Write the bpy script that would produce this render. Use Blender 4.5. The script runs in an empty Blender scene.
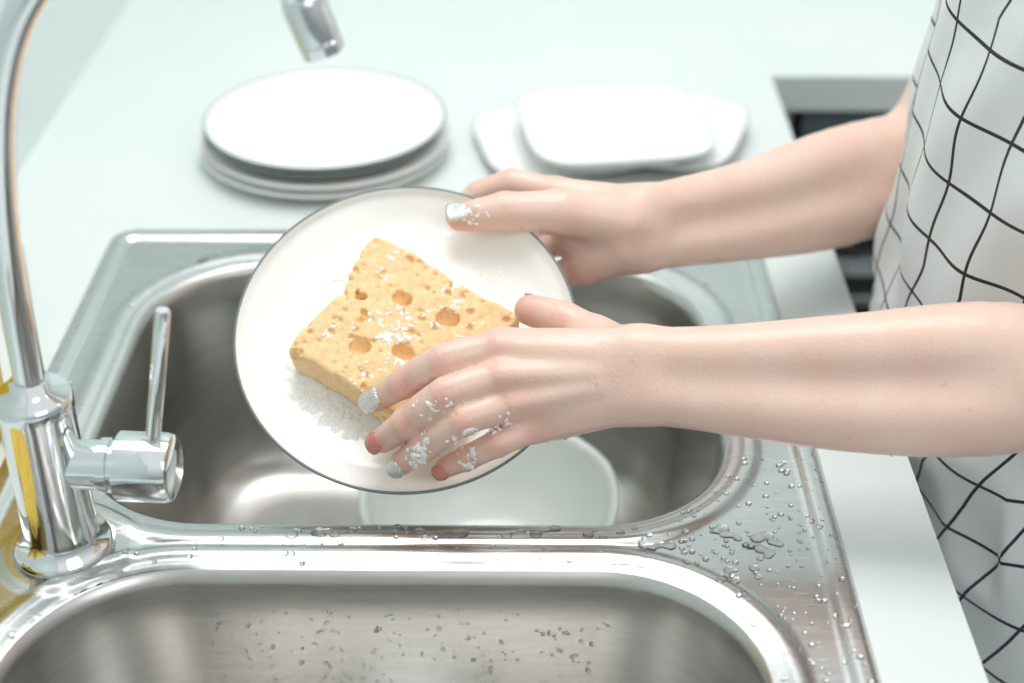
import bpy, bmesh, math, random
import numpy as np
from mathutils import Vector, Matrix
random.seed(7); rng=np.random.default_rng(7)
scene=bpy.context.scene
try: scene.view_settings.view_transform='Standard'
except Exception: pass

# ---------------- camera ----------------
CH=.55; PIT=math.radians(32.8); YAW=math.radians(.42)
cam_d=bpy.data.cameras.new('camera'); cam=bpy.data.objects.new('camera',cam_d)
scene.collection.objects.link(cam); scene.camera=cam
cam.location=(0,0,CH); cam.rotation_euler=(math.pi/2-PIT,0,YAW)
cam_d.lens=52.0; cam_d.sensor_width=36; cam_d.clip_start=.02
cam_d.dof.use_dof=True; cam_d.dof.focus_distance=.85; cam_d.dof.aperture_fstop=3.4
UPF=np.array([0,-.8406,.5417])     # direction the backs of the hands face (towards the near side of the room and up)
def P4(*t): return [np.array(t[i:i+3],float)/1e4 for i in range(0,len(t),3)]   # world points in tenths of a millimetre
def p4(*t): return np.array(t,float)/1e4

# ---------------- materials ----------------
def mat(name,col,rough=.5,metal=0.,**kw):
    m=bpy.data.materials.new(name); m.use_nodes=True
    b=m.node_tree.nodes['Principled BSDF']
    b.inputs['Base Color'].default_value=(*col,1); b.inputs['Roughness'].default_value=rough
    b.inputs['Metallic'].default_value=metal
    for k,v in kw.items(): b.inputs[k.replace('_',' ')].default_value=v
    return m
def N(m,t): return m.node_tree.nodes.new(t)
def L(m,a,b): m.node_tree.links.new(a,b)
def BS(m): return m.node_tree.nodes['Principled BSDF']
def add_noise(m,scale,c1,c2,bump=0,dist=.001,detail=3,vec_scale=None,rough=None):
    tc=N(m,'ShaderNodeTexCoord'); mp=N(m,'ShaderNodeMapping'); L(m,tc.outputs['Object'],mp.inputs[0])
    if vec_scale: mp.inputs['Scale'].default_value=vec_scale
    n=N(m,'ShaderNodeTexNoise'); n.inputs['Scale'].default_value=scale; n.inputs['Detail'].default_value=detail
    L(m,mp.outputs[0],n.inputs['Vector'])
    r=N(m,'ShaderNodeValToRGB'); r.color_ramp.elements[0].position=.3; r.color_ramp.elements[1].position=.7
    r.color_ramp.elements[0].color=(*c1,1); r.color_ramp.elements[1].color=(*c2,1)
    L(m,n.outputs[0],r.inputs[0]); L(m,r.outputs[0],BS(m).inputs['Base Color'])
    if bump:
        b=N(m,'ShaderNodeBump'); b.inputs['Strength'].default_value=bump; b.inputs['Distance'].default_value=dist
        L(m,n.outputs[0],b.inputs['Height']); L(m,b.outputs[0],BS(m).inputs['Normal'])
    if rough:
        q=N(m,'ShaderNodeMapRange'); q.inputs['To Min'].default_value=rough[0]; q.inputs['To Max'].default_value=rough[1]
        L(m,n.outputs[0],q.inputs[0]); L(m,q.outputs[0],BS(m).inputs['Roughness'])
    return m
M_counter=add_noise(mat('counter_quartz',(.8,.85,.84),.40),6,(.70,.755,.745),(.73,.775,.765))
M_wall=mat('wall_gloss',(.72,.80,.79),.25)
M_floor=add_noise(mat('floor_tile',(.3,.3,.3),.5),3,(.25,.25,.25),(.33,.33,.32))
M_cab=mat('cabinet_white',(.75,.78,.78),.4)
M_steel=add_noise(mat('brushed_steel',(.55,.55,.55),.3,1.),40,(.57,.58,.58),(.62,.63,.63),bump=.012,dist=.0003,detail=2,vec_scale=(1,16,6),rough=(.22,.30))
M_basin=add_noise(mat('satin_steel',(.45,.45,.44),.3,1.),30,(.56,.55,.53),(.62,.61,.59),bump=.012,dist=.0003,detail=2,vec_scale=(1,1,10),rough=(.26,.33))
M_chrome=mat('chrome',(.80,.83,.84),.05,1.)
M_white=mat('white_glaze',(.90,.90,.88),.15)
M_bowlw=mat('bowl_glaze',(.86,.90,.87),.2)
M_rim=mat('rim_glaze',(.16,.20,.20),.35)
M_rim2=mat('edge_line',(.50,.55,.55),.35)  # grey rim line that keeps the square plates' edges visible
M_black=mat('oven_glass',(.03,.035,.04),.12)
M_dark=mat('drain_dark',(.03,.03,.03),.4,.6)
M_yellow=mat('yellow_plastic',(.85,.55,.02),.3)
M_reflection=add_noise(mat('yellow_reflection',(.80,.55,.10),.9),400,(.75,.50,.08),(.85,.60,.15),bump=.6,dist=.001)  # colour of the sheet that imitates a yellow reflection
M_label=mat('bottle_cap_white',(.8,.8,.8),.4)
M_water=mat('water',(1,1,1),.02,0,Transmission_Weight=1.,IOR=1.33)
M_suds=mat('suds',(.95,.95,.93),.4,0,Alpha=.8)
vs_=N(M_suds,'ShaderNodeTexVoronoi'); vs_.inputs['Scale'].default_value=1300; ts_=N(M_suds,'ShaderNodeTexCoord'); L(M_suds,ts_.outputs['Object'],vs_.inputs['Vector'])
bs_=N(M_suds,'ShaderNodeBump'); bs_.inputs['Strength'].default_value=.35; bs_.inputs['Distance'].default_value=.0003; bs_.invert=True
L(M_suds,vs_.outputs['Distance'],bs_.inputs['Height']); L(M_suds,bs_.outputs[0],BS(M_suds).inputs['Normal'])
ra_=N(M_suds,'ShaderNodeMapRange'); ra_.inputs['From Max'].default_value=.6; ra_.inputs['To Min'].default_value=.50; ra_.inputs['To Max'].default_value=.95
L(M_suds,vs_.outputs['Distance'],ra_.inputs[0]); L(M_suds,ra_.outputs[0],BS(M_suds).inputs['Alpha'])
M_nail_s=mat('nail_silver',(.80,.80,.78),.22,1.)
vn=N(M_nail_s,'ShaderNodeTexVoronoi'); vn.inputs['Scale'].default_value=1100
vb=N(M_nail_s,'ShaderNodeBump'); vb.inputs['Strength'].default_value=.9; vb.inputs['Distance'].default_value=.0006
tcn=N(M_nail_s,'ShaderNodeTexCoord'); L(M_nail_s,tcn.outputs['Object'],vn.inputs['Vector'])
L(M_nail_s,vn.outputs['Distance'],vb.inputs['Height']); L(M_nail_s,vb.outputs[0],BS(M_nail_s).inputs['Normal'])
M_nail_c=mat('nail_coral',(.62,.24,.19),.15)
M_hair=mat('hair',(.03,.02,.015),.4)
M_eye=mat('eye',(.05,.03,.02),.2)
M_skin=mat('skin',(.8,.55,.43),.42,0,Subsurface_Weight=.12,Subsurface_Scale=.005,Coat_Weight=.22,Coat_Roughness=.2)
BS(M_skin).inputs['Subsurface Radius'].default_value=(1,.35,.2)
at=N(M_skin,'ShaderNodeAttribute'); at.attribute_name='blush'
mx=N(M_skin,'ShaderNodeMix'); mx.data_type='RGBA'
mx.inputs[6].default_value=(.81,.585,.49,1); mx.inputs[7].default_value=(.74,.32,.245,1)
tc=N(M_skin,'ShaderNodeTexCoord'); ns=N(M_skin,'ShaderNodeTexNoise'); ns.inputs['Scale'].default_value=35; ns.inputs['Detail'].default_value=4
L(M_skin,tc.outputs['Object'],ns.inputs['Vector'])
ma=N(M_skin,'ShaderNodeMath'); ma.operation='MULTIPLY_ADD'; ma.inputs[1].default_value=.5; ma.inputs[2].default_value=-.15
L(M_skin,ns.outputs[0],ma.inputs[0])
mb=N(M_skin,'ShaderNodeMath'); mb.operation='ADD'; mb.use_clamp=True
L(M_skin,ma.outputs[0],mb.inputs[0]); L(M_skin,at.outputs['Fac'],mb.inputs[1]); L(M_skin,mb.outputs[0],mx.inputs[0])
L(M_skin,mx.outputs[2],BS(M_skin).inputs['Base Color'])
n2=N(M_skin,'ShaderNodeTexVoronoi'); n2.inputs['Scale'].default_value=600; L(M_skin,tc.outputs['Object'],n2.inputs['Vector'])
bp=N(M_skin,'ShaderNodeBump'); bp.inputs['Strength'].default_value=.3; bp.inputs['Distance'].default_value=.0005
L(M_skin,n2.outputs['Distance'],bp.inputs['Height']); L(M_skin,bp.outputs[0],BS(M_skin).inputs['Normal'])
M_apron=mat('apron_cotton',(.8,.82,.82),.85)
uv=N(M_apron,'ShaderNodeUVMap'); sx=N(M_apron,'ShaderNodeSeparateXYZ'); L(M_apron,uv.outputs[0],sx.inputs[0])
outs=[]
for i in (0,1):
    f=N(M_apron,'ShaderNodeMath'); f.operation='FRACT'; L(M_apron,sx.outputs[i],f.inputs[0])
    g=N(M_apron,'ShaderNodeMath'); g.operation='LESS_THAN'; g.inputs[1].default_value=.055; L(M_apron,f.outputs[0],g.inputs[0]); outs.append(g)
mm=N(M_apron,'ShaderNodeMath'); mm.operation='MAXIMUM'; L(M_apron,outs[0].outputs[0],mm.inputs[0]); L(M_apron,outs[1].outputs[0],mm.inputs[1])
am=N(M_apron,'ShaderNodeMix'); am.data_type='RGBA'; am.inputs[6].default_value=(.76,.78,.78,1); am.inputs[7].default_value=(.03,.03,.04,1)
L(M_apron,mm.outputs[0],am.inputs[0]); L(M_apron,am.outputs[2],BS(M_apron).inputs['Base Color'])
an=N(M_apron,'ShaderNodeTexNoise'); an.inputs['Scale'].default_value=900; atc=N(M_apron,'ShaderNodeTexCoord'); L(M_apron,atc.outputs['Object'],an.inputs['Vector'])
ab=N(M_apron,'ShaderNodeBump'); ab.inputs['Strength'].default_value=.4; ab.inputs['Distance'].default_value=.0006
L(M_apron,an.outputs[0],ab.inputs['Height']); L(M_apron,ab.outputs[0],BS(M_apron).inputs['Normal'])
M_sponge=add_noise(mat('sponge_cellulose',(.85,.6,.35),.8,0,Subsurface_Weight=.1,Subsurface_Scale=.005),260,(.86,.55,.27),(.94,.69,.39),bump=.5,dist=.0012,detail=6)

# ---------------- helpers ----------------
def link(o,parent=None):
    scene.collection.objects.link(o)
    if parent: o.parent=parent
    return o
def mesh_obj(name,verts,faces,mats,parent=None,smooth=True,midx=None):
    me=bpy.data.meshes.new(name); me.from_pydata([tuple(map(float,v)) for v in verts],[],[tuple(map(int,f)) for f in faces])
    for m in (mats if isinstance(mats,(list,tuple)) else [mats]): me.materials.append(m)
    if smooth: me.polygons.foreach_set('use_smooth',[True]*len(me.polygons))
    if midx is not None: me.polygons.foreach_set('material_index',midx)
    me.update(); return link(bpy.data.objects.new(name,me),parent)
def empty(name,loc=(0,0,0)):
    o=bpy.data.objects.new(name,None); o.empty_display_size=.05; o.location=loc; return link(o)
def boxes(name,bs,m,parent=None,bevel=.002):
    bm=bmesh.new()
    for (x0,x1,y0,y1,z0,z1) in bs:
        r=bmesh.ops.create_cube(bm,size=1)
        for v in r['verts']:
            v.co=Vector((x0+(v.co.x+.5)*(x1-x0),y0+(v.co.y+.5)*(y1-y0),z0+(v.co.z+.5)*(z1-z0)))
    me=bpy.data.meshes.new(name); bm.to_mesh(me); bm.free(); me.materials.append(m)
    o=link(bpy.data.objects.new(name,me),parent)
    if bevel:
        b=o.modifiers.new('bev','BEVEL'); b.width=bevel; b.segments=2; b.limit_method='ANGLE'
    return o
def lathe(name,prof,m,loc=(0,0,0),seg=96,parent=None,midx=None,rot=None,poly=None,sq=None):
    vs=[];fs=[];mi=[]
    for (r,z) in prof:
        for i in range(seg):
            a=2*math.pi*i/seg; rr=r
            if poly:
                n,rd=poly; s=math.pi/n; aa=((a+s)%(2*s))-s
                pr=math.cos(s)/math.cos(aa); rr=r*(pr*(1-rd)+rd)
            x,y=rr*math.cos(a),rr*math.sin(a)
            if sq:
                k=(abs(math.cos(a))**sq+abs(math.sin(a))**sq)**(-1/sq); x*=k; y*=k
            vs.append((x,y,z))
    for k in range(len(prof)-1):
        for i in range(seg):
            j=(i+1)%seg; fs.append((k*seg+i,k*seg+j,(k+1)*seg+j,(k+1)*seg+i)); mi.append(midx[k] if midx else 0)
    o=mesh_obj(name,vs,fs,m,parent,True,mi); o.location=loc
    bm=bmesh.new(); bm.from_mesh(o.data)
    bmesh.ops.remove_doubles(bm,verts=bm.verts,dist=1e-6)
    bmesh.ops.recalc_face_normals(bm,faces=bm.faces); bm.to_mesh(o.data); bm.free()
    if rot is not None: o.matrix_world=Matrix.Translation(Vector(loc))@rot
    return o
def tube(name,pts,rads,m,parent=None,seg=32,caps=True):
    pts=[Vector(p) for p in pts]; n=len(pts)
    if not hasattr(rads,'__len__'): rads=[rads]*n
    T=[(pts[min(i+1,n-1)]-pts[max(i-1,0)]).normalized() for i in range(n)]
    u=T[0].orthogonal().normalized(); vs=[];fs=[]
    for i in range(n):
        u=(u-T[i]*u.dot(T[i])).normalized(); v=T[i].cross(u)
        for k in range(seg):
            a=2*math.pi*k/seg; vs.append(pts[i]+(u*math.cos(a)+v*math.sin(a))*rads[i])
    for i in range(n-1):
        for k in range(seg):
            j=(k+1)%seg; fs.append((i*seg+k,i*seg+j,(i+1)*seg+j,(i+1)*seg+k))
    if caps: fs.append(tuple(range(seg))[::-1]); fs.append(tuple((n-1)*seg+k for k in range(seg)))
    o=mesh_obj(name,vs,fs,m,parent)
    e=o.modifiers.new('es','EDGE_SPLIT'); e.split_angle=math.radians(40)
    return o
def cr(pts,sub=8):
    P=[np.array(p,float) for p in pts]; P=[2*P[0]-P[1]]+P+[2*P[-1]-P[-2]]; out=[]
    for i in range(1,len(P)-2):
        for s in range(sub):
            t=s/sub; a,b,c,d=P[i-1],P[i],P[i+1],P[i+2]
            out.append(.5*((2*b)+(-a+c)*t+(2*a-5*b+4*c-d)*t*t+(-a+3*b-3*c+d)*t**3))
    out.append(P[-2]); return out
def sstep(a,b,x): 
    t=np.clip((x-a)/(b-a),0,1); return t*t*(3-2*t)

# ---- implicit surface modelling ----
def smin(a,b,k):
    h=np.clip(.5+.5*(b-a)/k,0,1); return b*(1-h)+a*h-k*h*(1-h)
class Grid:
    def __init__(s,lo,hi,h):
        s.lo=np.array(lo,float); s.h=h; s.n=(np.ceil((np.array(hi)-s.lo)/h)).astype(int)+1
    def blank(s): return np.full(tuple(s.n),.05,np.float32)
    def region(s,lo,hi):
        a=np.clip(np.floor((np.array(lo)-s.lo)/s.h).astype(int),0,s.n-1); b=np.clip(np.ceil((np.array(hi)-s.lo)/s.h).astype(int)+1,1,s.n)
        sl=tuple(slice(int(x),int(max(y,x+1))) for x,y in zip(a,b))
        ax=[(np.arange(q.start,q.stop)*s.h+l).astype(np.float32) for q,l in zip(sl,s.lo)]
        return sl,ax
def cone_d(ax,a,b,ra,rb):
    X=ax[0][:,None,None]-a[0];Y=ax[1][None,:,None]-a[1];Z=ax[2][None,None,:]-a[2]
    d=np.array(b,float)-np.array(a,float); L2=max(float(d@d),1e-12)
    t=np.clip((X*d[0]+Y*d[1]+Z*d[2])/L2,0,1).astype(np.float32)
    return np.sqrt((X-t*d[0])**2+(Y-t*d[1])**2+(Z-t*d[2])**2)-(ra+(rb-ra)*t)
def add_group(G,F,items,kin,kout,pad=.022):
    pts=[];rm=0
    for it_ in items:
        if isinstance(it_,list): pts+=[p for p,r_ in it_]; rm=max(rm,max(r_ for p,r_ in it_))
        else: pts+=[it_[0],it_[1]]; rm=max(rm,it_[2],it_[3])
    pts=np.array(pts); sl,ax=G.region(pts.min(0)-rm-pad,pts.max(0)+rm+pad); T=None
    for it_ in items:
        if isinstance(it_,list):
            d=np.full([len(a) for a in ax],.05,np.float32)
            for i in range(len(it_)-1):
                (a,ra),(b,rb)=it_[i],it_[i+1]; P=np.array([a,b]); r_=max(ra,rb)+pad
                s2,ax2=G.region(P.min(0)-r_,P.max(0)+r_)
                loc=tuple(slice(max(q.start-o.start,0),max(q.stop-o.start,0)) for q,o in zip(s2,sl))
                c=cone_d(ax2,a,b,ra,rb); c=c[tuple(slice(max(o.start-q.start,0),None) for q,o in zip(s2,sl))]
                tgt=d[loc]; c=c[:tgt.shape[0],:tgt.shape[1],:tgt.shape[2]]; d[loc]=np.minimum(tgt,c)
        else: d=cone_d(ax,*it_)
        T=d if T is None else smin(T,d,kin)
    F[sl]=smin(F[sl],T,kout)
def chain(pts,rads,sub=5):
    return [(q[:3],float(q[3])) for q in cr([np.append(p,r_) for p,r_ in zip(pts,rads)],sub)]
def nets(F,lo,h):
    ins=F<0
    c=np.zeros(tuple(np.array(F.shape)-1),np.int8); offs=[(i,j,k) for i in(0,1) for j in(0,1) for k in(0,1)]
    nx,ny,nz=F.shape
    for (i,j,k) in offs: c+=ins[i:nx-1+i,j:ny-1+j,k:nz-1+k]
    act=(c>0)&(c<8); ac=np.argwhere(act); idx=np.full(act.shape,-1,np.int32); idx[act]=np.arange(len(ac))
    V=np.stack([F[ac[:,0]+i,ac[:,1]+j,ac[:,2]+k] for (i,j,k) in offs],1)
    acc=np.zeros((len(ac),3)); cnt=np.zeros(len(ac))
    for a in range(8):
        for b in range(a+1,8):
            oa,ob=np.array(offs[a]),np.array(offs[b])
            if abs(oa-ob).sum()!=1: continue
            va,vb=V[:,a],V[:,b]; m=(va<0)!=(vb<0); t=np.where(m,va/np.where(m,va-vb,1),0)
            acc+=np.where(m[:,None],oa+(ob-oa)*t[:,None],0); cnt+=m
    verts=(ac+acc/cnt[:,None])*h+np.array(lo); faces=[]
    for axis in range(3):
        A=[slice(1,-1)]*3; B=[slice(1,-1)]*3; A[axis]=slice(0,-1); B[axis]=slice(1,None)
        ia,ib=ins[tuple(A)],ins[tuple(B)]; e=np.argwhere(ia!=ib); fl=ia[tuple(e.T)]
        base=e.copy(); u,v=[(1,2),(2,0),(0,1)][axis]; base[:,u]+=1; base[:,v]+=1
        def cell(du,dv):
            q=base.copy(); q[:,u]+=du; q[:,v]+=dv; return idx[tuple(q.T)]
        q=np.stack([cell(-1,-1),cell(0,-1),cell(0,0),cell(-1,0)],1)
        q[~fl]=q[~fl][:,::-1]; faces.append(q)
    return verts,np.concatenate(faces)
def np_mesh(name,verts,faces,m,parent=None,iters=3):
    me=bpy.data.meshes.new(name); n=len(verts); f=len(faces)
    me.vertices.add(n); me.vertices.foreach_set('co',verts.astype(np.float32).ravel())
    me.loops.add(f*4); me.loops.foreach_set('vertex_index',faces.astype(np.int32).ravel())
    me.polygons.add(f); me.polygons.foreach_set('loop_start',np.arange(f,dtype=np.int32)*4)
    me.polygons.foreach_set('loop_total',np.full(f,4,np.int32)); me.polygons.foreach_set('use_smooth',[True]*f)
    me.materials.append(m); me.update(calc_edges=True); me.validate()
    o=link(bpy.data.objects.new(name,me),parent)
    if iters: s=o.modifiers.new('sm','SMOOTH'); s.factor=.5; s.iterations=iters
    return o

# ---------------- room ----------------
boxes('floor',[(-.6,2.6,-1.5,2.2,-.92,-.90)],M_floor,bevel=0)
boxes('wall_left',[(-.52,-.42,-1.5,2.1,-.9,1.7)],M_wall,bevel=0)
boxes('wall_back',[(-.52,2.6,1.95,2.05,-.9,1.7)],M_wall,bevel=0)
SX0,SX1,SY0,SY1=-.316,.183,.275,1.006
hx0,hx1,hy0,hy1=SX0+.015,SX1-.015,SY0+.015,SY1-.015
boxes('kitchen_countertop',[(-.42,hx0,-.6,1.95,-.035,0),(hx1,.237,-.6,1.95,-.035,0),(hx0,hx1,-.6,hy0,-.035,0),(hx0,hx1,hy1,1.95,-.035,0),(.237,1.6,1.32,1.95,-.035,0)],M_counter,bevel=0)
cab=empty('base_cabinet')
boxes('carcass',[(-.415,.215,-.58,.2,-.82,-.036),(.195,.215,.2,1.33,-.82,-.036),(-.415,.215,1.05,1.94,-.82,-.036),(-.415,.18,-.58,1.94,-.9,-.82),(.215,.27,1.36,1.94,-.9,-.036),(.9,1.6,1.36,1.94,-.9,-.036)],M_cab,cab)
boxes('door_fronts',[(.215,.228,-.55,.08,-.81,-.045),(.215,.228,.085,.62,-.81,-.045),(.215,.228,.625,1.3,-.81,-.045)],M_cab,cab)
ov=empty('built_in_oven',(.58,1.36,-.4))
def ch(o,p): o.parent=p; o.matrix_parent_inverse=p.matrix_world.inverted(); return o
bpy.context.view_layer.update()
ch(boxes('oven_body',[(.275,.895,1.35,1.9,-.75,-.04)],M_black),ov)
ch(boxes('control_panel',[(.275,.895,1.335,1.35,-.12,-.045)],mat('panel_grey',(.12,.15,.17),.3)),ov)
ch(boxes('oven_door',[(.275,.895,1.335,1.35,-.72,-.13)],M_black),ov)
ch(boxes('oven_handle',[(.30,.87,1.295,1.31,-.205,-.185),(.32,.34,1.3,1.337,-.205,-.185),(.83,.85,1.3,1.337,-.205,-.185)],M_chrome),ov)
ch(boxes('trim_frame',[(.275,.29,1.330,1.336,-.72,-.13),(.275,.895,1.330,1.336,-.26,-.25)],M_steel),ov)

# ---------------- sink ----------------
sink=empty('double_bowl_sink')
BX0,BX1=-.268,.128
bowls=[(BX0,BX1,.655,.955),(BX0,BX1,.325,.617)]; BR=.085
def rr(x,y,x0,x1,y0,y1,r):
    qx=abs(x-(x0+x1)/2)-(x1-x0)/2+r; qy=abs(y-(y0+y1)/2)-(y1-y0)/2+r
    return np.minimum(np.maximum(qx,qy),0)+np.hypot(np.maximum(qx,0),np.maximum(qy,0))-r
def deck_z(x,y):
    e=-rr(x,y,SX0,SX1,SY0,SY1,.022)
    z=.0055*sstep(0,.004,e)-.003*sstep(.012,.017,e)
    d=np.minimum(rr(x,y,*bowls[0],BR),rr(x,y,*bowls[1],BR))
    z=z+.0028*sstep(.021,.015,d)-.0016*sstep(.011,.006,d)
    f=np.hypot(x+.253,y-.632); z=z+.002*sstep(.040,.034,f)*(d>0)
    z=z-.001*sstep(.003,0,d)
    return z
g=.0022; xs=np.arange(SX0,SX1+g/2,(SX1-SX0)/round((SX1-SX0)/g)); ys=np.arange(SY0,SY1+g/2,(SY1-SY0)/round((SY1-SY0)/g))
X,Y=np.meshgrid(xs,ys,indexing='ij')
for it in range(3):
    def fld(X,Y): return np.maximum(-np.minimum(rr(X,Y,*bowls[0],BR),rr(X,Y,*bowls[1],BR)),rr(X,Y,SX0,SX1,SY0,SY1,.022))
    if it==0: keepv=fld(X,Y)<0
    s=fld(X,Y); e=1e-4; gx=(fld(X+e,Y)-fld(X-e,Y))/(2*e); gy=(fld(X,Y+e)-fld(X,Y-e))/(2*e)
    mv=(~keepv)&(s<g*1.6)&(s>-1); X=np.where(mv,X-s*gx,X); Y=np.where(mv,Y-s*gy,Y)
Zd=deck_z(X,Y); nxx,nyy=X.shape
vs=np.stack([X.ravel(),Y.ravel(),Zd.ravel()],1); fs=[]
kv=keepv
for i in range(nxx-1):
    for j in range(nyy-1):
        if kv[i,j] or kv[i+1,j] or kv[i,j+1] or kv[i+1,j+1]:
            fs.append((i*nyy+j,(i+1)*nyy+j,(i+1)*nyy+j+1,i*nyy+j+1))
used=sorted({v for f in fs for v in f}); mp={v:i for i,v in enumerate(used)}
mesh_obj('sink_deck',vs[used],[tuple(mp[v] for v in f) for f in fs],M_steel,sink)
def rrloop(cx,cy,hx,hy,r,n=14,m=6):
    pts=[]; cs=[(hx-r,hy-r,0),(-(hx-r),hy-r,90),(-(hx-r),-(hy-r),180),(hx-r,-(hy-r),270)]
    for q,(ox,oy,a0) in enumerate(cs):
        arc=[(cx+ox+r*math.cos(math.radians(a0+90*k/n)),cy+oy+r*math.sin(math.radians(a0+90*k/n))) for k in range(n+1)]
        pts+=arc
        nx_=cs[(q+1)%4]; s=(cx+nx_[0]+r*math.cos(math.radians(nx_[2])),cy+nx_[1]+r*math.sin(math.radians(nx_[2])))
        for k in range(1,m): pts.append((arc[-1][0]+(s[0]-arc[-1][0])*k/m,arc[-1][1]+(s[1]-arc[-1][1])*k/m))
    return pts
for bi,(x0,x1,y0,y1) in enumerate(bowls):
    cx,cy,hx,hy=(x0+x1)/2,(y0+y1)/2,(x1-x0)/2,(y1-y0)/2
    z0=float(deck_z(np.array([cx]),np.array([y1+1e-6]))[0])
    prof=[(-.0012,z0-.0004),(0,z0-.0002),(.001,z0-.001),(.003,z0-.003),(.005,z0-.008),(.008,-.03),(.012,-.08),(.016,-.13),(.021,-.152),(.030,-.166),(.043,-.173),(.060,-.175)]
    rings=[[(x,y,z) for x,y in rrloop(cx,cy,hx-i,hy-i,max(BR-i*.6,.03))] for i,z in prof]
    for rad,z in [(.06,-.177),(.045,-.178),(.043,-.182),(.040,-.186)]:
        rings.append([(x,y,z) for x,y in rrloop(cx,cy,rad,rad,rad*.999)])
    n=len(rings[0]); vs=[p for r in rings for p in r]; fs=[]
    for k in range(len(rings)-1):
        for i in range(n): j=(i+1)%n; fs.append((k*n+i,(k+1)*n+i,(k+1)*n+j,k*n+j))
    fs.append([(len(rings)-1)*n+i for i in range(n)])
    mesh_obj('basin',vs,fs,M_basin,sink)
    lathe('drain_strainer',[(0,-.180),(.012,-.180),(.014,-.184),(.034,-.184),(.038,-.1795),(.041,-.179),(.043,-.181)],M_chrome,(cx,cy,0),48,sink)

# ---------------- faucet ----------------
fc=empty('kitchen_faucet'); FX,FY=-.255,.632; fz=float(deck_z(np.array([FX]),np.array([FY]))[0])
lathe('faucet_body',[(0,fz),(.0275,fz),(.028,fz+.003),(.0255,fz+.006),(.022,fz+.009),(.0205,fz+.016),(.0198,fz+.03),(.0198,.098),(.0205,.100),(.0205,.106),(.019,.110),(.011,.112),(.0105,.118),(0,.118)],M_chrome,(FX,FY,0),64,fc)
sp=cr([(FX,FY,.108),(-.2535,.632,.169),(-.250,.633,.224),(-.241,.635,.2755),(-.224,.638,.316),(-.197,.644,.343),(-.163,.650,.354),(-.132,.655,.345),(-.111,.659,.325),(-.101,.660,.309)],8)
tube('spout_pipe',sp,.0080,M_chrome,fc)
a=np.array([-.1025,.660,.314]); b=np.array([-.0935,.660,.287]); d=b-a
tube('spout_nozzle',[a-d*.3,a,a+d*.02,a+d*.1,b-d*.22,b-d*.2,b-d*.17,b,b-d*.001],[.0081,.0085,.0100,.0108,.0108,.0100,.0108,.0106,.008],M_chrome,fc)
lathe('aerator',[(0,0),(.008,0),(.008,.002)],M_dark,tuple(b-d*.02),24,fc)
hd=np.array([1,-.06,.0]); hd/=np.linalg.norm(hd); hb=np.array([FX,FY,.064])
L_=lambda t:hb+hd*t
tube('lever_hub',[L_(.012),L_(.030),L_(.0305),L_(.036),L_(.0365),L_(.040),L_(.0405),L_(.066),L_(.069),L_(.0702)],[.0135,.0135,.0150,.0150,.0140,.0140,.0190,.0190,.0180,.0155],M_chrome,fc,48)
r0=L_(.060)+np.array([0,0,.015])
tube('lever_rod',[r0,r0+np.array([.001,0,.006]),r0+np.array([.0155,.001,.082]),r0+np.array([.0157,.001,.0835])],[.0045,.0040,.0040,.0032],M_chrome,fc,24)

# ---------------- crockery ----------------
def plate_prof(R,H=.018,t=.004):
    p=[(0,t),(R*.55,t),(R*.78,t+.0006),(R*.86,t+.003),(R*.93,t+.008),(R*.975,H*.8),(R-.0016,H),(R-.0006,H+.0006),(R,H-.0002),(R-.0003,H-.0018),(R*.985,H*.72),(R*.94,.0065),(R*.87,.0015),(R*.62,.0008),(R*.60,-.001),(R*.57,-.001),(R*.55,.001),(0,.001)]
    mi=[0]*17
    for k in (6,7,8,9): mi[k]=1
    return p,mi
def plate(name,R,loc,rot=None,H=.018,poly=None,rim=True,t=.004,sq=None,rm=None):
    p,mi=plate_prof(R,H,t)
    return lathe(name,p,[M_white,rm or M_rim],loc,160,None,mi if rim else None,rot,poly,sq)
PC=p4(-698,7619,623)
nrm=Vector((.02,-.507,.862)).normalized(); nz_=np.array(nrm)
q=Vector((0,0,1)).rotation_difference(nrm); PR=q.to_matrix().to_4x4()
PO=PC-nz_*.010
plate('dinner_plate',.105,tuple(PO),PR,H=.016,t=.003)
for k,(R,z,rim) in enumerate([(.106,.001,False),(.105,.009,False),(.100,.018,True),(.101,.025,True)]):
    plate('stacked_plate',R,(-.167+.002*(k%2),1.150-.002*k,z),H=.012,rim=rim)
RZ=lambda d: Matrix.Rotation(math.radians(d),4,'Z')
plate('square_plate',.072,(.034,1.160,.001),RZ(12),H=.010,sq=4,rm=M_rim2)
plate('square_plate',.076,(.114,1.170,.0085),RZ(-18),H=.010,sq=4,rm=M_rim2)
plate('square_plate',.078,(.077,1.150,.0180),RZ(9),H=.012,sq=4.5,rm=M_rim2)
lathe('soup_bowl',[(0,.008),(.045,.008),(.058,.014),(.070,.03),(.080,.055),(.0855,.072),(.0865,.0765),(.0900,.0785),(.0925,.077),(.0915,.072),(.084,.05),(.074,.026),(.061,.009),(.049,.003),(.047,0),(.043,0),(.042,.003),(0,.003)],M_bowlw,(-.022,.812,-.1755),96,poly=(8,.8))

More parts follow.
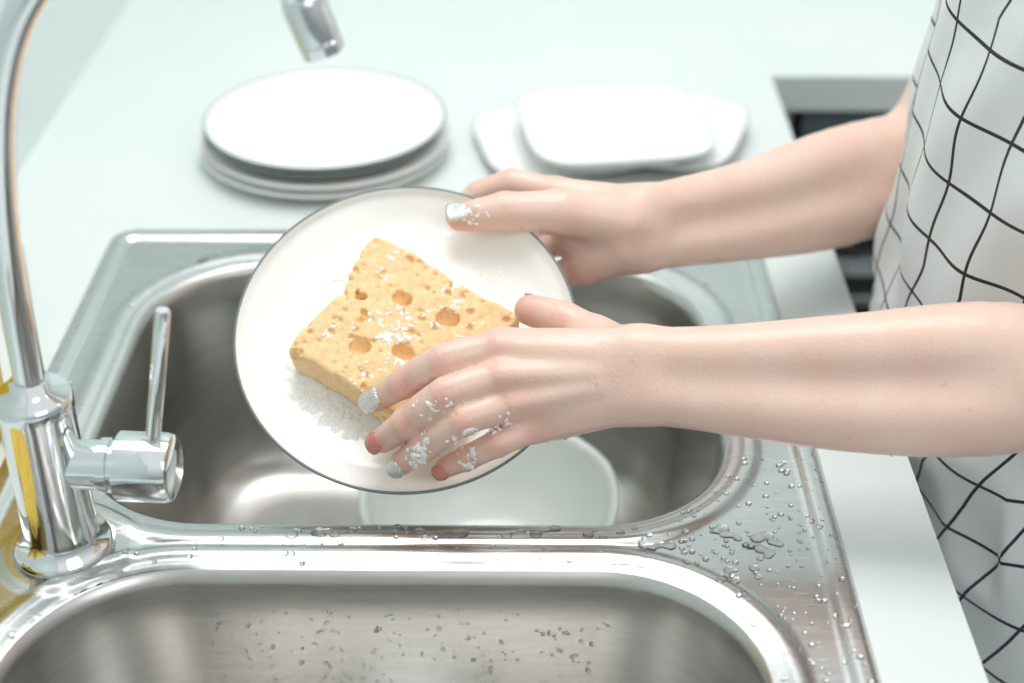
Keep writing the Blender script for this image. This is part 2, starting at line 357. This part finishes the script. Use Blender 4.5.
# ---------------- soap bottle, sheet standing in for its reflection ----------------
sb=empty('dish_soap_bottle')
lathe('bottle',[(0,.0),(.026,.0),(.030,.004),(.032,.06),(.032,.13),(.026,.155),(.012,.165),(.011,.172),(0,.172)],M_yellow,(0,0,0),48,sb)
lathe('cap',[(0,.172),(.013,.172),(.013,.187),(.006,.192),(.005,.202),(0,.202)],M_label,(0,0,0),32,sb)
sb.location=(-.3500,.745,.0)
vs=[];fs=[]
nu,nv=30,24
for i in range(nu):
    for j in range(nv):
        x=-.345+.058*i/(nu-1); y=.560+.046*j/(nv-1)+.004*math.sin(i*.4)
        z=.012+.0025*math.sin(i*.7+j*.3)+.0015*math.sin(j*.9)
        vs.append((x,y,z))
for i in range(nu-1):
    for j in range(nv-1): fs.append((i*nv+j,(i+1)*nv+j,(i+1)*nv+j+1,i*nv+j+1))
cl=mesh_obj('yellow_reflection_sheet',vs,fs,M_reflection); sm=cl.modifiers.new('s','SOLIDIFY'); sm.thickness=.006; sm.offset=0  # yellow sheet added in place of the bottle's reflection on the deck

# ---------------- sponge ----------------
SL,SW,ST=.104,.094,.027
G=Grid((-SL/2-.006,-SW/2-.006,-.006),(SL/2+.006,SW/2+.006,ST+.006),.0009)
ax=[np.arange(G.n[i])*G.h+G.lo[i] for i in range(3)]
XX,YY,ZZ=[a.astype(np.float32) for a in np.meshgrid(*ax,indexing='ij')]
wob=.0008*np.sin(XX*90+1)*np.cos(YY*110)+.0005*np.sin(XX*310)*np.sin(YY*270+ZZ*300)
r=.003; qx=np.abs(XX)-SL/2+r+.0015*np.sin(YY*70+ZZ*60); qy=np.abs(YY+.0015*np.sin(XX*60))-SW/2+r; qz=np.abs(ZZ-ST/2)-ST/2+r
F=np.sqrt(np.maximum(qx,0)**2+np.maximum(qy,0)**2+np.maximum(qz,0)**2)+np.minimum(np.maximum(qx,np.maximum(qy,qz)),0)-r+wob
def ell(cx,cy,cz,a,b,c,rot=0):
    global F
    X=(XX-cx)*math.cos(rot)+(YY-cy)*math.sin(rot); Y=-(XX-cx)*math.sin(rot)+(YY-cy)*math.cos(rot)
    d=(np.sqrt((X/a)**2+(Y/b)**2+((ZZ-cz)/c)**2)-1)*min(a,b,c)
    F=-smin(-F,d,.0010)
for (cx,cy,a_,b_,ro) in [(-.014,.018,.0062,.0044,.3),(.017,.021,.0075,.0052,.5),(-.018,-.022,.0062,.0056,1.1),(.006,-.012,.0066,.0056,.2),(.030,.002,.0055,.004,.2),(-.036,.006,.0032,.0024,.5)]:
    ell(cx,cy,ST,a_,b_,.008,ro); ell(cx+.002,cy+.001,ST,a_*.6,b_*.9,.009,ro+.6); ell(cx-.0035,cy+.002,ST,a_*.5,b_*.45,.006,ro+1.2)
for i in range(230):
    s=random.uniform(.0007,.0020); side=random.random()
    if side<.6: ell(random.uniform(-SL/2,SL/2),random.uniform(-SW/2,SW/2),ST,s*1.4,s,s*1.8,random.uniform(0,3))
    elif side<.8: ell(random.uniform(-SL/2,SL/2),-SW/2,random.uniform(.003,ST),s*1.3,s*1.3,s)
    else: ell(-SL/2,random.uniform(-SW/2,SW/2),random.uniform(.003,ST),s,s*1.2,s)
d=np.sqrt((XX+SL/2+.006)**2+(YY-.004)**2)-.0095
F=-smin(-F,d,.006)
F[:,:,0]=F[:,:,-1]=F[0]=F[-1]=F[:,0]=F[:,-1]=.01
v,f=nets(F,G.lo,G.h)
sponge=np_mesh('kitchen_sponge',v,f,M_sponge,None,1)
A_,B_,D_=P4(-924,8037,1107,-7,7576,814,-1382,7337,705)
xd=(B_-A_)/np.linalg.norm(B_-A_); yd=np.cross(nz_,xd); 
ctr=(B_+D_)/2-nz_*(ST-.0004)
Mx=Matrix(((xd[0],yd[0],nz_[0],ctr[0]),(xd[1],yd[1],nz_[1],ctr[1]),(xd[2],yd[2],nz_[2],ctr[2]),(0,0,0,1)))
sponge.matrix_world=Mx

# ---------------- woman ----------------
woman=empty('woman')
def blush_attr(o,pts,rs,amp):
    co=np.empty(len(o.data.vertices)*3,np.float32); o.data.vertices.foreach_get('co',co); co=co.reshape(-1,3)
    b=np.zeros(len(co))
    for p,r_,a_ in zip(pts,rs,amp): b=np.maximum(b,a_*np.exp(-((co-p)**2).sum(1)/(r_*r_)))
    at=o.data.attributes.new('blush','FLOAT','POINT'); at.data.foreach_set('value',b.astype(np.float32))
def nail(name,T,D,r,m,up,ln=.011,parent=woman,ext=.003,wid=55):
    d=(T-D)/np.linalg.norm(T-D); up=up-d*(up@d); up/=np.linalg.norm(up); s=np.cross(d,up)
    vs=[];fs=[];nu,nv=9,9
    for j in range(nv):
        v_=j/(nv-1); w=math.sin(math.pi*min(max(.18+v_*.5,0),1))**.5
        for i in range(nu):
            u_=i/(nu-1)*2-1; a=math.radians(wid)*u_*w; rr_=r*1.06+.0002-.0012*(v_-.4)**2
            c=T+d*(r*.55+ext-ln*(1-v_))
            c=c-d*.0012*abs(u_)**3*(1 if v_>.5 else -1)
            vs.append(c+s*math.sin(a)*rr_+up*math.cos(a)*rr_)
    for j in range(nv-1):
        for i in range(nu-1): q=j*nu+i; fs.append((q,q+1,q+nu+1,q+nu))
    o=mesh_obj(name,vs,fs,m,parent); sm=o.modifiers.new('s','SOLIDIFY'); sm.thickness=.0007; sm.offset=0
    return o
def build_arm(name,H,lo,hi):
    G=Grid(lo,hi,.0012); F=G.blank(); FF=G.blank()
    J=H['f']; R=H['r']
    palm=[]
    for n,(wp,rw) in H['meta'].items(): palm.append((wp,J[n][0],rw,R[n][0]*1.08))
    palm+=H['extra']
    add_group(G,F,palm,.008,.001)
    for n in J:
        pr=[chain(J[n],R[n],4)]
        for i in (1,2):
            if i<len(J[n])-1:
                p=J[n][i]+H['up']*.0014; pr.append((p,p+.00001,R[n][i]*.97,R[n][i]*.97))
        add_group(G,FF,pr,.003,.0006)
    add_group(G,F,H['arm'],.012,.010)
    F=smin(F,FF,.005)
    for (a,b,ra,rb) in H.get('ridge',[]): add_group(G,F,[(a,b,ra,rb)],.002,.006)
    for (p,dv,rad) in H.get('crease',[]):
        sl,ax=G.region(p-.016,p+.016)
        X=ax[0][:,None,None]-p[0];Y=ax[1][None,:,None]-p[1];Z=ax[2][None,None,:]-p[2]
        s=X*dv[0]+Y*dv[1]+Z*dv[2]; rr2=X*X+Y*Y+Z*Z
        F[sl]+=(.0008*(np.exp(-(s/.0008)**2)+.8*np.exp(-((s-.0027)/.0008)**2)+.8*np.exp(-((s+.0027)/.0008)**2))*np.exp(-rr2/rad**2)).astype(np.float32)
    F[0]=F[-1]=.05;F[:,0]=F[:,-1]=.05;F[:,:,0]=F[:,:,-1]=.05
    v,f=nets(F,G.lo,G.h); o=np_mesh(name,v,f,M_skin,woman,2)
    pts=[];rs=[];am=[]
    for n in J:
        pts+= [J[n][-1],J[n][0]+H['up']*.008]; rs+=[.011,.010]; am+=[.8,.38]
        for k in J[n][1:-1]: pts.append(k+H['up']*.008); rs.append(.008); am.append(.5)
    for p,r_,a_ in H.get('bl',[]): pts.append(p);rs.append(r_);am.append(a_)
    blush_attr(o,pts,rs,am)
    return o,v
near=dict(up=UPF)
near['f']=dict(index=P4(-119,7010,945,-438,6914,912,-677,6942,735,-829,6976,606),
 middle=P4(-101,6855,852,-416,6740,808,-647,6757,596,-790,6816,432),
 ring=P4(-33,6782,719,-320,6655,692,-545,6684,482,-679,6730,333),
 pinky=P4(97,6772,575,-127,6659,531,-304,6684,406,-427,6719,314),
 thumb=P4(430,7159,912,238,7316,936,51,7397,953))
near['r']=dict(index=[.0102,.0094,.0086,.0074],middle=[.0102,.0096,.0087,.0075],ring=[.0098,.0090,.0081,.0070],pinky=[.0088,.0078,.0071,.0062],thumb=[.0120,.0110,.0092])
wa,wb=p4(667,6944,945),p4(668,6816,747)
near['meta']=dict(index=(wa,.0145),middle=((wa*.65+wb*.35),.0140),ring=((wa*.35+wb*.65),.0140),pinky=(wb,.0145))
near['extra']=[(p4(594,7066,858),p4(430,7159,912),.016,.0125),(p4(595,6950,660),p4(224,6870,540),.015,.011),(p4(223,7025,780),p4(509,7011,756),.014,.015)]
NE=p4(3078,6653,1018)
near['arm']=[chain([wa,p4(1106,6875,979),p4(1806,6809,1053),p4(2495,6752,1106),NE],[.0150,.0172,.0210,.0265,.034]),
 chain([wb,p4(1107,6736,764),p4(1808,6627,771),p4(2496,6581,841),NE],[.0150,.0175,.0215,.0265,.034]),
 chain([NE,(NE+np.array([.40,.665,.39]))/2+np.array([.006,0,-.004]),np.array([.40,.665,.39])],[.037,.043,.048])]
J=near['f']
near['ridge']=[(J[n][0]+UPF*.0088,J[n][0]*.35+wc*.65+UPF*.0100,.0038,.0022) for n,wc in (('index',wa),('middle',wa*.6+wb*.4),('ring',wa*.4+wb*.6))]
near['crease']=[(J[n][i]+UPF*.008,(J[n][i]-J[n][i-1])/np.linalg.norm(J[n][i]-J[n][i-1]),.007) for n in ('index','middle','ring','pinky') for i in (1,2)]
oN,vN=build_arm('left_arm',near,(-.10,.58,-.02),(.46,.75,.45))
Rn=near['r']
nail('fingernail_1',J['index'][3],J['index'][2],Rn['index'][3],M_nail_s,UPF+np.array([-.1,0,.35]),ln=.015,ext=.004,wid=58)
nail('fingernail_2',J['middle'][3],J['middle'][2],Rn['middle'][3],M_nail_c,UPF+np.array([-.5,0,.0]),ln=.011,wid=50)
nail('fingernail_3',J['ring'][3],J['ring'][2],Rn['ring'][3],M_nail_s,UPF+np.array([-.4,-.2,-.3]),ln=.010,wid=50)
nail('fingernail_4',J['pinky'][3],J['pinky'][2],Rn['pinky'][3],M_nail_c,UPF+np.array([-.4,0,-.6]),ln=.009,wid=50)
nail('thumbnail_1',J['thumb'][2],J['thumb'][1],Rn['thumb'][2],M_nail_s,np.array([0,1.,-.1]),ln=.012,wid=48)

far=dict(up=np.array([0,.7,.7]))
far['f']=dict(index=P4(224,8662,1068,-64,8731,1105,-289,8744,1016,-441,8699,913),
 middle=P4(254,8665,889,-44,8718,844,-243,8636,775,-372,8520,725),
 ring=P4(320,8561,781,56,8523,725,-107,8407,677,-204,8309,636),
 pinky=P4(436,8422,694,252,8324,636,153,8221,607,69,8137,589),
 thumb=P4(255,8305,1123,-105,8258,1147,-388,8248,1115))
far['r']=dict(index=[.0102,.0090,.0082,.0070],middle=[.0098,.0088,.0078,.0066],ring=[.0094,.0083,.0074,.0062],pinky=[.0095,.0084,.0072,.0060],thumb=[.0138,.0120,.0090])
fa,fb=p4(777,8497,1046),p4(781,8387,820)
far['meta']=dict(index=(fa,.0145),middle=((fa+fb)/2,.0145),ring=((fa+fb)/2,.0145),pinky=(fb,.0145))
far['extra']=[(p4(661,8362,1023),p4(255,8305,1123),.0165,.0142),(p4(634,8337,854),p4(413,8345,722),.0158,.0140),(p4(506,8439,959),p4(346,8440,907),.0155,.014)]
FE=p4(3045,9917,732); FS=np.array([.40,.99,.39])
far['arm']=[chain([fa,p4(1468,8927,967),p4(2248,9476,887),FE],[.0145,.0185,.0270,.038]),chain([fb,p4(1474,8797,709),p4(2249,9312,632),FE],[.0145,.0190,.0275,.038]),
 chain([FE,(FE+FS)/2,FS],[.040,.044,.048])]
far['bl']=[(p4(348,8306,662),.018,.6)]
J=far['f']
far['crease']=[(J['thumb'][1]+UPF*.011,(J['thumb'][1]-J['thumb'][0])/np.linalg.norm(J['thumb'][1]-J['thumb'][0]),.008)]
oF,vF=build_arm('right_arm',far,(-.08,.78,.0),(.46,1.07,.45))
nail('thumbnail_2',J['thumb'][2],J['thumb'][1],far['r']['thumb'][2],M_nail_s,UPF+np.array([0,.1,.5]),ln=.013,ext=.003,wid=42)

# clothing: loft
TY=.83
secs=[(-.52,.262,.16,.235),(-.40,.258,.155,.225),(-.25,.250,.15,.21),(-.12,.243,.14,.19),(-.04,.240,.13,.175),(0,.239,.125,.168),(.03,.240,.125,.160),(.10,.241,.12,.150),(.18,.245,.118,.150),(.26,.254,.118,.152),(.34,.272,.10,.155),(.39,.30,.08,.15),(.42,.33,.055,.10),(.435,.345,.04,.055)]
S=np.array(secs); zz=np.linspace(-.52,.435,170); nseg=220; vs=[];uvs=[]
for z in zz:
    fr,hd_,hw=[np.interp(z,S[:,0],S[:,k]) for k in (1,2,3)]
    cxx=fr+hd_; per=0;prev=None
    for i in range(nseg+1):
        a=2*math.pi*i/nseg; ca,sa=math.cos(a),math.sin(a)
        p=2.25; k=(abs(ca)**p+abs(sa)**p)**(-1/p)
        wr=.0042*math.sin(a*7+z*14+1.7*math.sin(z*11))*min(1,max(.6,(.2-z)*2))+.0022*math.sin(a*13-z*31+math.sin(z*23+a*3))
        wr+=.0012*math.sin(z*60+a*9)*math.sin(a*5+1)
        if ca<-.6 and z<.03: wr=-abs(wr)
        x=cxx+(hd_+wr)*k*ca; y=TY+(hw+wr)*k*sa
        if prev is not None: per+=math.hypot(x-prev[0],y-prev[1])
        prev=(x,y)
        if i<nseg: vs.append((x,y,z))
        uvs.append((per/.041+.10*math.sin(z*15),z/.041+.15*math.sin(a*2)+.05*math.sin(a*7+z*14)))
fs=[]; luv=[]
for k in range(len(zz)-1):
    for i in range(nseg):
        j=(i+1)%nseg; fs.append((k*nseg+i,k*nseg+j,(k+1)*nseg+j,(k+1)*nseg+i))
        w=nseg+1; luv+=[uvs[k*w+i],uvs[k*w+i+1],uvs[(k+1)*w+i+1],uvs[(k+1)*w+i]]
ap=mesh_obj('checked_apron_dress',vs,fs,M_apron,woman)
ul=ap.data.uv_layers.new(name='UVMap'); ul.data.foreach_set('uv',np.array(luv,np.float32).ravel())
G=Grid((.12,.58,-.92),(.62,1.08,.82),.006); F=G.blank(); A3=lambda *p:np.array(p,float)
add_group(G,F,[(A3(.40,.69,.385),A3(.40,.97,.385),.045,.045),(A3(.385,.83,.40),A3(.355,.83,.51),.055,.052),(A3(.345,.83,.64),A3(.36,.83,.66),.085,.085),(A3(.315,.83,.56),A3(.33,.83,.60),.055,.065),(A3(.262,.83,.600),A3(.255,.83,.582),.008,.012),
  (A3(.265,.83,.555),A3(.265,.83,.553),.014,.014),(A3(.36,.745,.60),A3(.36,.745,.62),.012,.014),(A3(.36,.915,.60),A3(.36,.915,.62),.012,.014)],.02,.01)
for s in (-1,1):
    add_group(G,F,[(A3(.41,TY+s*.09,-.45),A3(.42,TY+s*.085,-.52),.07,.062),(A3(.42,TY+s*.085,-.52),A3(.43,TY+s*.08,-.82),.055,.036),(A3(.43,TY+s*.08,-.85),A3(.30,TY+s*.09,-.875),.034,.024)],.02,.005)
F[:,:,0]=.05
v,f=nets(F,G.lo,G.h); hb_=np_mesh('head_neck_legs',v,f,M_skin,woman)
blush_attr(hb_,[A3(.26,.83,.55)],[.015],[.8])
G=Grid((.22,.68,.35),(.56,.98,.82),.006); F=G.blank()
add_group(G,F,[(A3(.365,.83,.665),A3(.39,.83,.66),.093,.095),(A3(.41,.83,.62),A3(.43,.83,.5),.075,.05),(A3(.49,.83,.70),A3(.50,.83,.69),.035,.035)],.02,.01)
v,f=nets(F,G.lo,G.h); np_mesh('hair',v,f,M_hair,woman)
for s in (-1,1):
    lathe('eye',[(0,-.006),(.009,-.004),(.012,0),(.009,.004),(0,.006)],M_eye,(.268,.83+s*.03,.612),16,woman)

# ---------------- water and suds ----------------
def blobs(name,items,m,sub=2,parent=None):
    bm=bmesh.new()
    for (c,r_,n,fl) in items:
        n=Vector(n).normalized(); rot=Vector((0,0,1)).rotation_difference(n).to_matrix().to_4x4()
        Mt=Matrix.Translation(Vector(c))@rot@Matrix.Diagonal((r_,r_*random.uniform(.75,1.1),r_*fl,1))
        bmesh.ops.create_icosphere(bm,subdivisions=sub,radius=1,matrix=Mt)
    for f_ in bm.faces: f_.smooth=True
    me=bpy.data.meshes.new(name); bm.to_mesh(me); bm.free(); me.materials.append(m)
    return link(bpy.data.objects.new(name,me),parent)
it=[]
while len(it)<380:
    x,y=random.uniform(SX0+.005,SX1-.004),random.uniform(.45,SY1-.004)
    q_=random.random()
    if q_<.5: x=random.uniform(.09,.18); y=random.uniform(.5,.72)
    elif q_<.65: x=random.uniform(-.22,.12); y=random.uniform(.618,.653)
    X_,Y_=np.array([x]),np.array([y])
    if min(rr(X_,Y_,*bowls[0],BR)[0],rr(X_,Y_,*bowls[1],BR)[0])<.002 or math.hypot(x-FX,y-FY)<.03: continue
    it.append(((x,y,float(deck_z(X_,Y_)[0])),random.choice([.0008,.001,.0013,.0017,.0022]),(0,0,1),.5))
for k in range(420):
    x=random.uniform(-.22,.09); z=random.uniform(-.125,-.02); ins_=.0083+(-z-.03)*.08
    it.append(((x,.617-ins_,z),random.choice([.0008,.001,.0012,.0016]),(0,-1,.08),.5))
for k in range(140):
    y=random.uniform(.72,.88); z=random.uniform(-.125,-.03); ins_=.0083+(-z-.03)*.08; sgn=random.choice([0,1])
    it.append(((BX0+ins_ if sgn else BX1-ins_,y,z),random.choice([.0008,.001,.0013]),(1 if sgn else -1,0,.08),.5))
blobs('water_droplets',it,M_water,1,sink)
FOAM={}
def foam_patch(key,P,n_,flat=1.5,k=.0016,h=.00045):
    P=[(np.array(c),r_) for c,r_ in P]; C=np.array([c for c,_ in P]); rm=max(r_ for _,r_ in P)
    G=Grid(C.min(0)-rm-.003,C.max(0)+rm+.003,h); F=G.blank()
    for c,r_ in P:
        sl,ax=G.region(c-r_-.0035,c+r_+.0035)
        X=ax[0][:,None,None]-c[0];Y=ax[1][None,:,None]-c[1];Z=ax[2][None,None,:]-c[2]
        hh=X*n_[0]+Y*n_[1]+Z*n_[2]; d=np.sqrt(X*X+Y*Y+Z*Z+hh*hh*flat)-r_
        F[sl]=smin(F[sl],d,k)
    F[0]=F[-1]=.05;F[:,0]=F[:,-1]=.05;F[:,:,0]=F[:,:,-1]=.05
    v,f=nets(F,G.lo,G.h)
    V0,F0=FOAM.setdefault(key,([],[])); off=sum(len(a) for a in V0); V0.append(v); F0.append(f+off)
def surf_clumps(V,centres,key,T=UPF,rs=(.0006,.0014)):
    for (c,rad,n) in centres:
        d=np.linalg.norm(V-c,axis=1); c2=V[d<.02] if (d<.02).any() else V[[d.argmin()]]
        w_=c2@T-3*np.linalg.norm(np.cross(c2-c,T),axis=1); c0=c2[w_.argmax()]
        d=np.linalg.norm(V-c0,axis=1); cand=V[d<rad]
        core=cand[rng.integers(len(cand),size=4)]; P=[]
        for i in range(n):
            p=cand[rng.integers(len(cand))]
            if i%3: 
                k_=core[rng.integers(4)]; near_=V[np.linalg.norm(V-k_,axis=1)<rad*.45]; p=near_[rng.integers(len(near_))]
            P.append((p-T*.0001,random.uniform(*rs)))
        foam_patch(key,P,T,4.,.0013,.0004)
J=near['f']; md=lambda a,b:(a+b)/2
surf_clumps(vN,[(md(J['ring'][2],J['ring'][3]),.008,50),(J['ring'][2],.007,30),(md(J['ring'][1],J['pinky'][2]),.008,30),(md(J['middle'][1],J['ring'][1]),.008,10),(md(J['ring'][0],J['pinky'][1]),.010,26),(md(J['middle'][1],J['middle'][2]),.007,16),(J['pinky'][2],.007,30)],'left_hand')
J=far['f']
surf_clumps(vF,[(md(J['thumb'][1],J['thumb'][2])*.4+J['thumb'][2]*.6,.007,24),(md(J['thumb'][1],J['thumb'][2]),.006,8)],'right_hand')
sv=np.empty(len(sponge.data.vertices)*3,np.float32); sponge.data.vertices.foreach_get('co',sv); sv=sv.reshape(-1,3)
Mn=np.array(Mx); sv=sv[sv[:,2]>ST-.0015]@Mn[:3,:3].T+Mn[:3,3]
SP=lambda x,y: Mn[:3,:3]@np.array([x,y,ST])+Mn[:3,3]
surf_clumps(sv,[(SP(x,y),r_,n) for x,y,r_,n in [(-.012,.0,.013,90),(.004,.008,.012,50),(-.034,.034,.010,26),(.014,.036,.012,44),(.034,.022,.009,20),(-.034,-.020,.010,26),(.002,-.018,.012,44),(.044,.008,.009,30),(-.004,-.036,.009,20)]],'sponge',nz_,(.0005,.0012))
PRn=np.array(PR)[:3,:3]
for (lx,ly,s,n,fl) in [(-.065,-.025,.004,60,3.),(-.069,-.018,.003,30,3.),(-.050,-.046,.006,90,6.),(-.060,-.038,.005,70,6.),(-.044,.044,.005,24,9.),(-.032,-.060,.006,80,9.),(-.041,-.053,.005,60,6.),(.038,.076,.005,34,9.),(.021,.079,.006,60,5.),(.050,.050,.006,30,9.),(.014,-.084,.004,20,9.),(-.033,.066,.004,14,9.)]:
    P=[]
    for _ in range(n):
        P.append((PO+PRn@np.array([lx+rng.normal()*s,ly+rng.normal()*s*.6,.003]),random.uniform(.0008,.0019)))
    foam_patch('plate',P,nz_,fl,.0014,.0004)
Zp=np.array([0,0,1.])
for (x,y,n,sx_,sy_) in [(-.11,.645,8,.014,.002),(-.05,.643,8,.014,.002),(.01,.645,9,.014,.003),(.07,.640,9,.010,.004),(.115,.610,9,.007,.007),(.140,.630,8,.006,.008),(.120,.650,7,.006,.006),(-.235,.960,6,.010,.004)]:
    P=[]
    for _ in range(n):
        px_,py_=x+rng.normal()*sx_,y+rng.normal()*sy_; X_,Y_=np.array([px_]),np.array([py_])
        if min(rr(X_,Y_,*bowls[0],BR)[0],rr(X_,Y_,*bowls[1],BR)[0])<.004: continue
        P.append(((px_,py_,float(deck_z(X_,Y_)[0])),random.uniform(.002,.0042)))
    if len(P)>2: foam_patch('deck_water',P,Zp,22.,.0014,.0004)
for key,(V0,F0) in FOAM.items():
    if key=='deck_water': np_mesh('water_puddles',np.concatenate(V0),np.concatenate(F0),M_water,sink,2); continue
    np_mesh('soap_suds_'+key if 'hand' in key else 'soap_suds',np.concatenate(V0),np.concatenate(F0),M_suds,woman if 'hand' in key else None,1)
it=[]
for V in (vN,vF):
    c=V[(V[:,0]<.24)]
    for _ in range(150):
        p=c[rng.integers(len(c))]; it.append((p,random.choice([.0005,.0007,.0009]),UPF,.6))
blobs('water_on_skin',it,M_water,1,woman)

# ---------------- light ----------------
w=bpy.data.worlds.new('world'); scene.world=w; w.use_nodes=True; nt=w.node_tree
bg=nt.nodes['Background']; tcw=nt.nodes.new('ShaderNodeTexCoord'); sw=nt.nodes.new('ShaderNodeSeparateXYZ'); rw=nt.nodes.new('ShaderNodeValToRGB')
nt.links.new(tcw.outputs['Generated'],sw.inputs[0]); nt.links.new(sw.outputs['Z'],rw.inputs[0]); nt.links.new(rw.outputs[0],bg.inputs[0])
rw.color_ramp.elements[0].position=0; rw.color_ramp.elements[0].color=(.32,.35,.36,1)
rw.color_ramp.elements[1].position=.6; rw.color_ramp.elements[1].color=(.96,1,1,1); bg.inputs[1].default_value=.86
def area(name,loc,tgt,size,power,col=(1,1,1)):
    l=bpy.data.lights.new(name,'AREA'); l.size=size; l.energy=power; l.color=col
    o=bpy.data.objects.new(name,l); link(o); o.location=loc; o.rotation_euler=(Vector(tgt)-Vector(loc)).to_track_quat('-Z','Y').to_euler()
area('ceiling_light',(-.05,1.15,1.6),(0,.8,0),.9,17,(1,.99,.97))
area('fill_light',(.9,-.9,1.5),(.0,.8,0),1.2,8,(.97,1,1))  # added fill lamp from the near right, lifts the plate; no window here
